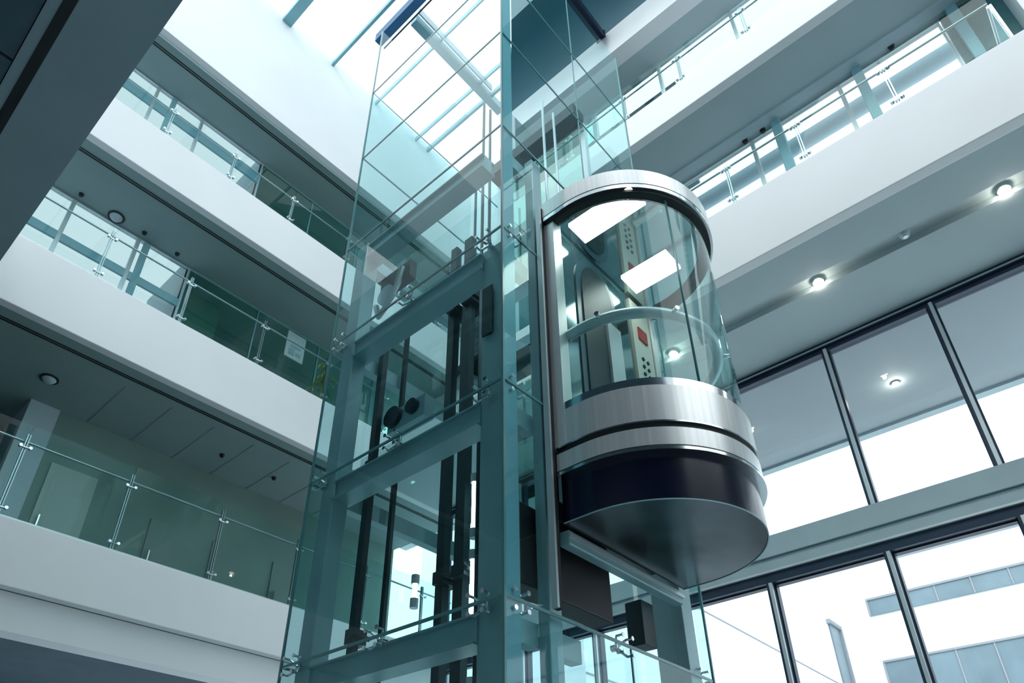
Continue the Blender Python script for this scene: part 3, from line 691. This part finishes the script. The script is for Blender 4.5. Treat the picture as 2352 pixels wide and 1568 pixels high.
# underside and skirt
MB().slab(prof(0.262), 0.742*S, 0.748*S).build('underside', M['under'], car)
MB().strip(prof(0.2635), prof(0.266), 0.7405*S, 0.743*S).build('underside_trim', M['steelpaint'], car)
ring('skirt', M['skirt'], 0.266, 0.743, 0.862)
MB().slab(prof(0.283), 0.862*S, 0.868*S).build('floor_plate', M['black'], car)
ring('lip', M['chrome'], 0.284, 0.856, 0.864, 0.02)
ring('lower_band', M['brushed'], 0.281, 0.864, 0.916)
ring('groove', M['black'], 0.277, 0.916, 0.930)
ring('lip', M['chrome'], 0.283, 0.930, 0.934, 0.016)
ring('upper_band', M['brushed'], 0.280, 0.934, 1.035)
ring('band_rim', M['chrome'], 0.278, 1.035, 1.058, 0.016)
# glass shell in three curved panes
pf_o, pf_i = prof(0.271), prof(0.267)
for a, b in ((0, 15), (15, 28), (28, len(pf_o)-1)):
    MB().strip(pf_i[a:b+1], pf_o[a:b+1], 1.058*S, 1.735*S).build('curved_glass', M['cab_glass'], car)
for i in (15, 28):
    x, y = pf_o[i]; MB().cyl((x, y, 1.058*S), (x, y, 1.735*S), 0.009, 8).build('glass_joint', M['glass_edge'], car)
# roof ring
ring('roof_lip', M['black'], 0.283, 1.718, 1.734, 0.03)
ring('roof_trim', M['chrome'], 0.291, 1.728, 1.742, 0.02)
ring('roof_seam', M['rubber'], 0.287, 1.742, 1.746, 0.02)
ring('roof_ring', M['brushed'], 0.291, 1.746, 1.806, 0.02)
MB().slab(prof(0.27), 1.735*S, 1.745*S).build('ceiling_panel', M['mirror'], car)
MB().slab(prof(0.285), 1.80*S, 1.806*S).build('roof_plate', M['steeldark'], car)
for a, b, c, d in ((1.225, 1.31, 0.60, 0.815), (1.505, 1.595, 0.650, 0.815)):
    mb = MB()
    sb(mb, a, b, c, d, 1.728, 1.735); lp = mb.build('ceiling_lamp', M['lamp'], car)
# inside: floor, back wall, mirror, doors, handrail, control panel
MB().slab(prof(0.265), 0.928*S, 0.938*S).build('car_floor', M['steelpaint'], car)
mb = MB(); sb(mb, CX-0.255, CX+0.13, YB-0.014, YB-0.006, 0.94, 1.72); mb.build('back_panel', M['darkmirror'], car)
mb = MB(); sb(mb, CX+0.25, CX+0.26, YB-0.014, YB-0.006, 0.94, 1.72); mb.build('back_panel', M['brushed'], car)
mb = MB(); sb(mb, CX-0.265, CX+0.265, YB-0.005, YB+0.01, 0.80, 1.745); mb.build('back_shell', M['steelpaint'], car)
mb = MB(); sb(mb, CX+0.135, CX+0.245, YB-0.022, YB-0.006, 0.94, 1.72); cp = mb.build('control_panel', M['cream'], car)
mb = MB(); sb(mb, CX+0.165, CX+0.215, YB-0.027, YB-0.022, 1.56, 1.61); mb.build('display', M['red'], cp)
for k in range(5):
    for j in range(2):
        MB().cyl(SP(CX+0.175+j*0.028, YB-0.026, 1.36+k*0.03), SP(CX+0.175+j*0.028, YB-0.022, 1.36+k*0.03), 0.018, 12).build('button', M['steeldark'], cp)
hr = [(p[0], p[1], 1.30*S) for p in prof(0.238, yb=YB-0.03)]
MB().path(hr, 0.042, 12).build('handrail', M['alu'], car)
for i in (4, 14, 27, 38):
    x, y, z = hr[i]; x2, y2 = prof(0.268)[i]
    MB().cyl((x, y, z), (x2, y2, z), 0.018, 8).build('rail_bracket', M['chrome'], car)
for nm_, rr, d, m_ in (('arch_reflection_outer', 0.105, 0.018, 'archblue'), ('arch_reflection_inner', 0.080, 0.022, 'steeldark')):  # dark arched reflection on the back panel, built as two nested shapes
    k_ = [(CX-0.06+rr*math.cos(a), 1.59+rr*1.2*math.sin(a)) for a in [math.pi*i/20 for i in range(21)]]
    k_ = [(CX-0.06+rr, 1.0)] + k_ + [(CX-0.06-rr, 1.0)]
    MB().extrude_y([(x*S, z*S) for x, z in k_], (YB-d)*S, (YB-0.0135)*S).build(nm_, M[m_], car)
mbq = MB(); sb(mbq, CX-0.03, CX+0.04, YB-0.03, YB-0.022, 0.95, 1.50); mbq.build('back_panel_strip', M['alu'], car)
for i, s_ in ((0, -1), (0, 1)):
    mb = MB(); xa = CX+s_*0.262; sb(mb, *((1.169, 1.207) if s_ < 0 else (xa-0.012, xa+0.012)), YB-0.03, YB+0.008, 0.93, 1.79 if s_ < 0 else 1.72); mb.build('side_frame', M['brushed'], car)
# sling carrying the car from behind
mb = MB(); sb(mb, 1.215, 1.73, 0.872, 0.90, 0.705, 0.742); mb.build('sling_beam', M['steelpaint'], car, 0.01)
mb = MB(); sb(mb, 1.215, 1.73, 0.868, 0.872, 0.722, 0.732); mb.build('sling_beam_flange', M['alu'], car)
mb = MB(); sb(mb, 1.115, 1.47, 0.935, 1.0, 0.60, 0.80); mb.build('drive_housing', M['rubber'], car, 0.01)
mb = MB(); sb(mb, 1.225, 1.70, 0.93, 0.955, 0.80, 1.74); mb.build('rear_body', M['steeldark'], car, 0.01)
mb = MB(); sb(mb, 1.60, 1.66, 0.93, 0.98, 0.58, 0.70); mb.build('guide_shoe', M['steeldark'], car, 0.005)
for x, y in ((1.235, 0.90), (1.70, 0.90)):
    mb = MB(); sb(mb, x-0.02, x+0.02, 0.864, 0.93, 1.70, 1.80); mb.build('guide_shoe', M['alu'], car)
